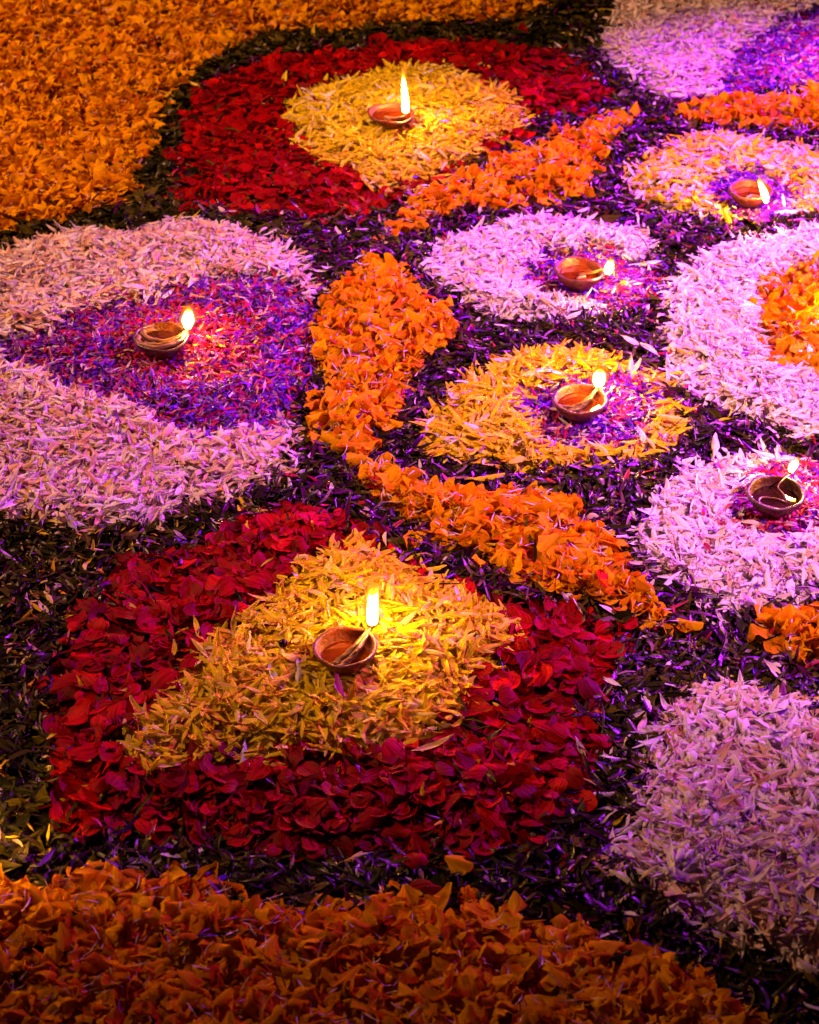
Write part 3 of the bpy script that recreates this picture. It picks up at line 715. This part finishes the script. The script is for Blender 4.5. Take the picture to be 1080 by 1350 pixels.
def emis_mat(name, stops, strength, alpha=1.0):
    m, nt, N, L = new_mat(name)
    out = N.new('ShaderNodeOutputMaterial'); em = N.new('ShaderNodeEmission'); em.inputs[1].default_value = strength
    a = N.new('ShaderNodeAttribute'); a.attribute_name = 'puv'
    sep = N.new('ShaderNodeSeparateXYZ'); L.new(a.outputs['Vector'], sep.inputs[0])
    cr = N.new('ShaderNodeValToRGB'); el = cr.color_ramp.elements
    while len(el) < len(stops): el.new(.5)
    for e, (p, c) in zip(el, stops): e.position = p; e.color = (*c, 1)
    L.new(sep.outputs[1], cr.inputs[0]); L.new(cr.outputs[0], em.inputs[0])
    if alpha < 1:
        tb = N.new('ShaderNodeBsdfTransparent'); ms = N.new('ShaderNodeMixShader'); ms.inputs[0].default_value = alpha
        L.new(tb.outputs[0], ms.inputs[1]); L.new(em.outputs[0], ms.inputs[2]); L.new(ms.outputs[0], out.inputs[0])
    else:
        L.new(em.outputs[0], out.inputs[0])
    return m


def flame_mat(strength):
    return emis_mat('flame', [(0, (.010, .003, .001)), (.07, (.5, .20, .03)), (.16, (1, .45, .07)), (.66, (1, .48, .09)), (.82, (.30, .11, .008)), (.92, (.02, .0065, .0002)), (1, (.002, .0005, 0))], strength)


EDGE_HALO = [emis_mat('flame_sheath_inner', [(0, (.08, .02, .0)), (.4, (.9, .34, .02)), (.85, (1, .40, .02)), (1, (.8, .16, .005))], 3.0, .30),  # nested shells: soft flame edge plus a painted halo of glow
          emis_mat('flame_halo_middle', [(0, (.03, .01, .0)), (.4, (.8, .24, .01)), (.85, (1, .26, .01)), (1, (.6, .10, .003))], 2.0, .14),
          emis_mat('flame_halo_outer', [(0, (.02, .01, .0)), (.4, (.8, .20, .01)), (.85, (1, .20, .008)), (1, (.5, .07, .002))], 1.4, .07)]


def cotton_mat(name, c):
    m, nt, N, L = new_mat(name)
    out = N.new('ShaderNodeOutputMaterial'); pb = N.new('ShaderNodeBsdfPrincipled')
    pb.inputs['Roughness'].default_value = .4
    tc = N.new('ShaderNodeTexCoord'); nz = N.new('ShaderNodeTexNoise'); nz.inputs['Scale'].default_value = 260; nz.inputs['Detail'].default_value = 4
    L.new(tc.outputs['Object'], nz.inputs['Vector'])
    cr = N.new('ShaderNodeValToRGB'); cr.color_ramp.elements[0].color = (*[v * .6 for v in c], 1); cr.color_ramp.elements[1].color = (*c, 1)
    L.new(nz.outputs[0], cr.inputs[0]); L.new(cr.outputs[0], pb.inputs['Base Color'])
    bp = N.new('ShaderNodeBump'); bp.inputs['Strength'].default_value = .5; bp.inputs['Distance'].default_value = .001
    L.new(nz.outputs[0], bp.inputs['Height']); L.new(bp.outputs[0], pb.inputs['Normal']); L.new(pb.outputs[0], out.inputs[0])
    return m


COTTON = cotton_mat('oiled_cotton', (.17, .07, .028))
CHAR = cotton_mat('charred_cotton', (.02, .014, .010))


def grid_obj(name, V, nu, nv, mat, parent, closed_u=True, puv=None):
    F = []
    for j in range(nv - 1):
        for i in range(nu if closed_u else nu - 1):
            a = j * nu + i; b = j * nu + (i + 1) % nu
            F.append((a, b, b + nu, a + nu))
    me = bpy.data.meshes.new(name)
    me.from_pydata([tuple(v) for v in V], [], F)
    me.polygons.foreach_set('use_smooth', [True] * len(F))
    me.materials.append(mat)
    if puv is not None:
        a = me.attributes.new('puv', 'FLOAT_VECTOR', 'POINT')
        a.data.foreach_set('vector', np.asarray(puv, np.float32).ravel())
    o = bpy.data.objects.new(name, me); COL.objects.link(o); o.parent = parent
    return o


def catmull(P, n):
    P = np.asarray(P, float)
    P = np.vstack([2 * P[0] - P[1], P, 2 * P[-1] - P[-2]])
    out = []
    segs = len(P) - 3
    for t in np.linspace(0, segs - 1e-6, n):
        i = int(t); f = t - i
        a, b, c, d = P[i:i + 4]
        out.append(.5 * (2 * b + (c - a) * f + (2 * a - 5 * b + 4 * c - d) * f * f + (-a + 3 * b - 3 * c + d) * f ** 3))
    return np.array(out)


def tube(name, path, rad, mat, parent, n=56, ns=12, seed=0, strand=.15):
    Pp = catmull(path, n)
    T = np.gradient(Pp, axis=0); T /= np.linalg.norm(T, axis=1)[:, None] + 1e-12
    V = []
    r = np.random.default_rng(seed); ph = r.uniform(0, 6.28)
    for k in range(n):
        t = T[k]; a = np.cross(t, [0, 0, 1.0]); la = np.linalg.norm(a)
        a = a / la if la > 1e-3 else np.array([1.0, 0, 0])
        b = np.cross(a, t)
        rr = rad(k / (n - 1)) if callable(rad) else rad
        if k in (0, n - 1): rr *= .35
        for q in range(ns):
            an = 2 * math.pi * q / ns
            w = rr * (1 + strand * math.sin(2 * an + k * .62 + ph) + r.normal(0, .07))
            V.append(Pp[k] + (a * math.cos(an) + b * math.sin(an)) * w)
    return grid_obj(name, V, ns, n, mat, parent)


def flame_prof(shape, v):
    if shape == 'blunt': return (.80 + .20 * min(1, v * 3)) * (1 if v < .93 else max(.05, 1 - ((v - .93) / .07) ** 2 * .8)) * (1 - .20 * v) * (1 + .07 * math.sin(5 * v + .6))
    if shape == 'tall': return math.sin(math.pi * min(1, .12 + v * .25) * 1.0 + (0)) ** .5 * (1 - v) ** .75 * 1.25 if v < 1 else .01
    if shape == 'round': return max(.02, math.sin(math.pi * (.10 + .89 * v)) ** .6)
    if shape == 'point': return max(.02, (.35 + .65 * min(1, v * 2.6)) * (1 - v ** 2.2) ** .75)
    return max(.02, math.sin(math.pi * (.10 + .90 * v ** .85)) ** .75)


def make_lamp(lp, label, clay, oil, wicks, oil_level=.62, H=.024, tilt=(0, 0), lean=(0, 0), wick_r=.0028, flare=1.0):
    R = lp['R']
    root = bpy.data.objects.new('clay_oil_lamp', None); COL.objects.link(root)
    root.empty_display_size = .03
    loc = np.array([lp['p'][0], lp['p'][1], lp['zb']])
    root.location = loc
    setp(root, label, 'oil lamp', 'lit clay lamps set in the flower carpet')
    seed = int(lp['w'] * 7 + lp['c'][0]); r = np.random.default_rng(seed)
    ph = r.uniform(0, 6.28, 4)
    th = .0034
    prof = [(.02, .0005), (.42, 0), (.50, .001), (.66, H * .25), (.82, H * .52), (.94, H * .78), (.985, H * .92), (1.0, H * .985), (.985, H * 1.03),
            (.95, H * 1.06), (.905, H * 1.045), (.875, H * .98), (.85, H * .82), (.76, H * .55), (.60, H * .36), (.40, H * .26), (.02, H * .23)]
    nu = 56
    tx, ty = tilt
    V = []
    def tl(x, y, z): return (x, y, z + x * tx + y * ty)
    for pr, pz in prof:
        for q in range(nu):
            a = 2 * math.pi * q / nu
            w = 1 + .022 * math.sin(2 * a + ph[0]) + .012 * math.sin(3 * a + ph[1]) + .007 * math.sin(7 * a + ph[2])
            V.append(tl(R * pr * w * math.cos(a), R * pr * w * math.sin(a), pz + (.0009 * math.sin(4 * a + ph[3]) + .0011 * math.sin(a + ph[2])) * (pz / H)))
    tp = at(*lp['f'], lp['zb'] + H) - loc
    soot = [(float(np.clip(1 - math.dist(v, tp) / (R * .62), 0, 1)), 0, 0) for v in V]
    grid_obj('bowl', V, nu, len(prof), CLAY[clay], root, puv=soot)
    # oil: a thin lens with a meniscus at the wall
    zo = H * oil_level
    ro = np.interp(oil_level, [.23, .36, .55, .80, .95], [.1, .60, .76, .86, .90])
    V = []
    ring = [.02, .3, .6, .85, .95, 1.0]
    for q_, k in enumerate(ring):
        for q in range(nu):
            a = 2 * math.pi * q / nu
            w = 1 + .022 * math.sin(2 * a + ph[0]) + .012 * math.sin(3 * a + ph[1]) + .007 * math.sin(7 * a + ph[2])
            V.append((R * ro * k * w * 1.012 * math.cos(a), R * ro * k * w * 1.012 * math.sin(a), zo + (.0009 if k == 1 else (.0003 if k == .95 else 0))))
    ol = grid_obj('oil', V, nu, len(ring), OIL[oil], root)
    # wick strands end at the flame foot
    tipz = lp.get('tipz', H * 1.12)
    tip = at(*lp['f'], lp['zb'] + tipz) - loc
    for k, path in enumerate(wicks):
        P = [np.array([x * R, y * R, z * H]) for x, y, z in path]
        P.append(np.array([tip[0] * .86 + P[-1][0] * .14, tip[1] * .86 + P[-1][1] * .14, tip[2] - .002]))
        P.append(tip + np.array([0, 0, .0005 + .0008 * k]))
        wk = tube('wick', P, lambda t: wick_r * (1 - .45 * t), COTTON, root, seed=seed + k)
        if k == 0:
            c = [tip - (tip - P[-2]) * .95 - np.array([0, 0, .0003]), tip + np.array([0, 0, .001]), tip + np.array([0, 0, .0035])]
            tube('charred_tip', c, lambda t: wick_r * (.92 - .45 * t), CHAR, wk, n=10, seed=seed + 9)
    # flame
    d = depth_of(tip + loc)
    fh = lp['fh'] * d / (FPX * math.cos(PITCH)); fw = lp['fw'] / 2 * d / FPX
    nu2, nv = 20, 18
    def fl(name, mat, kw, kh, par, up=0.0):
        V = []; U = []
        for j in range(nv):
            v = j / (nv - 1)
            rr = fw * kw * max(.01, flame_prof(lp['shape'], v)) * (0.02 if j in (0, nv - 1) else 1)
            lx = lean[0] * fh * v ** 1.5; ly = lean[1] * fh * v ** 1.5
            for q in range(nu2):
                a = 2 * math.pi * q / nu2
                V.append((tip[0] + lx + rr * math.cos(a), tip[1] + ly + rr * math.sin(a), tip[2] + up + fh * kh * v + (.0015 * math.cos(a) if lp['shape'] == 'blunt' and v > .8 else 0)))
                U.append((0, v, 0))
        return grid_obj(name, V, nu2, nv, mat, par, puv=U)
    core = fl('flame', flame_mat(min(1300, 520 * (1026 / (lp['fh'] * lp['fw'])) ** .75)), .80, .90, root, .001)
    for kw, kh, mt in ((1.02, 1.04, EDGE_HALO[0]), (1.26, 1.14, EDGE_HALO[1]), (1.62, 1.24, EDGE_HALO[2])):
        fl('flame_edge_halo', mt, kw, kh, core, -.0004 * kw)
    return root


LP = {l['key']: l for l in LAMPS}
make_lamp(LP['front'], 'clay lamp with a two strand wick and blunt flame on the yellow triangle', 'red', 'amber',
          [[(-.45, -.62, .62), (-.15, -.35, .72), (.3, .1, .95)], [(-.25, -.72, .62), (.1, -.42, .74), (.45, .0, .98)], ],
          oil_level=.5, lean=(.035, 0), wick_r=.0032)
make_lamp(LP['coil'], 'brown clay lamp with a thick coiled wick on violet petals', 'brown', 'dark',
          [[(-.35, .60, .95), (-.75, .35, .95), (-.45, -.05, .92), (.1, -.25, .92), (.6, -.05, 1.0)],
           [(-.85, .1, .92), (-.75, -.45, .95), (-.1, -.78, 1.0), (.45, -.55, 1.0), (.75, -.25, 1.02)],
           [(-.6, -.3, .8), (-.1, -.45, .88), (.4, -.3, .95)]], oil_level=.66, lean=(.10, 0), wick_r=.0036)
make_lamp(LP['back'], 'half buried clay lamp with a tall pointed flame on yellow petals', 'red', 'amber',
          [[(-.3, -.1, .7), (.1, -.3, .8), (.45, -.4, 1.0)]], oil_level=.72, H=.020, lean=(-.06, 0))
make_lamp(LP['mid'], 'clay lamp with its small flame past the rim on white petals', 'red', 'amber',
          [[(-.1, -.35, .72), (.25, -.15, .74), (.05, -.05, .74), (.55, -.1, .9), (.95, -.12, 1.08)]], oil_level=.64, H=.026, lean=(.10, 0), wick_r=.0022)
make_lamp(LP['amber'], 'brightly lit amber clay lamp on the yellow ring with violet trim', 'red', 'amber',
          [[(-.85, -.15, .72), (-.3, -.2, .68), (.2, .05, .85)], [(-.5, -.5, .68), (0, -.25, .7), (.3, .0, .9)]], oil_level=.6, lean=(.03, 0), wick_r=.0028)
make_lamp(LP['dark'], 'clay lamp full of dark oil with a thin squiggled wick', 'brown', 'dark',
          [[(.05, -.62, .66), (-.55, -.3, .67), (-.45, .05, .67), (.1, -.05, .67), (.35, -.2, .67), (.3, .1, .8), (.12, .3, 1.0), (.3, .6, 1.1)]],
          oil_level=.62, H=.025, lean=(.30, 0), wick_r=.0013)
make_lamp(LP['far'], 'clay lamp with a leaning flame inside its rim on mixed petals', 'red', 'amber',
          [[(-.2, -.3, .68), (.1, -.1, .68), (.3, -.3, .75), (.5, -.5, .9)]], oil_level=.6, H=.024, lean=(-.38, 0), wick_r=.002)


make_lamp(LP['core'], 'clay lamp on the orange marigold centre inside the white ring', 'red', 'amber',
          [[(.4, -.2, .65), (0, -.1, .68), (-.3, .1, .9)]], lean=(.03, 0))
make_lamp(LP['corner'], 'clay lamp on the far violet and crimson petals', 'red', 'amber',
          [[(.4, .1, .65), (0, 0, .68), (-.4, 0, .95)]], lean=(.05, 0))
make_lamp(LP['edge'], 'clay lamp on the olive and brown leaf strip', 'brown', 'amber',
          [[(-.4, -.2, .65), (0, -.1, .68), (.3, .2, .95)]], lean=(.02, 0))


# ------------------------------------------------------------------ single strays that can be pointed out
def stray(name, kind, k, mat, px, py, yaw, tilt, sc, label, cat, lift=.010):
    p = at(px, py, .03)
    z = float(hgt(np.array([p[0]]), np.array([p[1]]))[0])
    p = at(px, py, z + lift)
    ob = bpy.data.objects.new(name, shape_mesh(kind, k, mat)); COL.objects.link(ob)
    ob.location = p
    ob.rotation_euler = (tilt, 0, math.radians(yaw))
    ob.scale = (sc, sc, sc)
    setp(ob, label, cat)
    return ob


stray('violet_petal', 'mum', 3, 'vivid', 447, 905, -75, .5, .95, 'single violet petal on yellow petals below the two strand wick', 'petal')
stray('scarlet_petal', 'rose', 2, 'red', 795, 760, 80, .9, .75, 'upright scarlet petal lying on the slanting orange strip', 'petal', .014)
stray('pale_leaf', 'leaf', 4, 'leaf', 800, 288, 10, .2, 1.5, 'long olive leaf at the edge of the white petal patch', 'leaf')
stray('yellow_petal', 'mum', 5, 'yellow', 570, 980, 25, .1, 1.3, 'lone yellow petal fallen on the red rose petals', 'petal')


def twig(px0, py0, px1, py1, label, bow=.006):
    a = at(px0, py0, .035); b = at(px1, py1, .032)
    c = (a + b) / 2
    root = None
    P = [a - c, np.array([0, 0, bow]) + (b - a) * .03, b - c]
    o = tube('twig', P, .0009, M['twig'], None, n=14, ns=6, seed=int(px0))
    o.location = c
    setp(o, label, 'twig')


twig(840, 308, 858, 338, 'thin brown twig on white petals behind the small flame lamp')
twig(724, 400, 752, 428, 'thin brown twig hanging off the white patch toward the yellow ring')


def berry(px, py, label):
    p = at(px, py, .033)
    nu, nv = 14, 9
    V = []
    for j in range(nv):
        t = math.pi * j / (nv - 1)
        for q in range(nu):
            a = 2 * math.pi * q / nu
            rr = .0048 * (1 + .08 * math.sin(5 * a)) * max(.03, math.sin(t))
            V.append((rr * math.cos(a), rr * math.sin(a), -.0042 * math.cos(t)))
    o = grid_obj('dried_flower_head', V, nu, nv, M['plum'], None)
    o.location = p
    setp(o, label, 'flower head')


berry(373, 848, 'tiny dark dried flower head on the yellow petals beside the lamp')

SC.render.engine = 'CYCLES'
SC.render.resolution_x = 819
SC.render.resolution_y = 1024
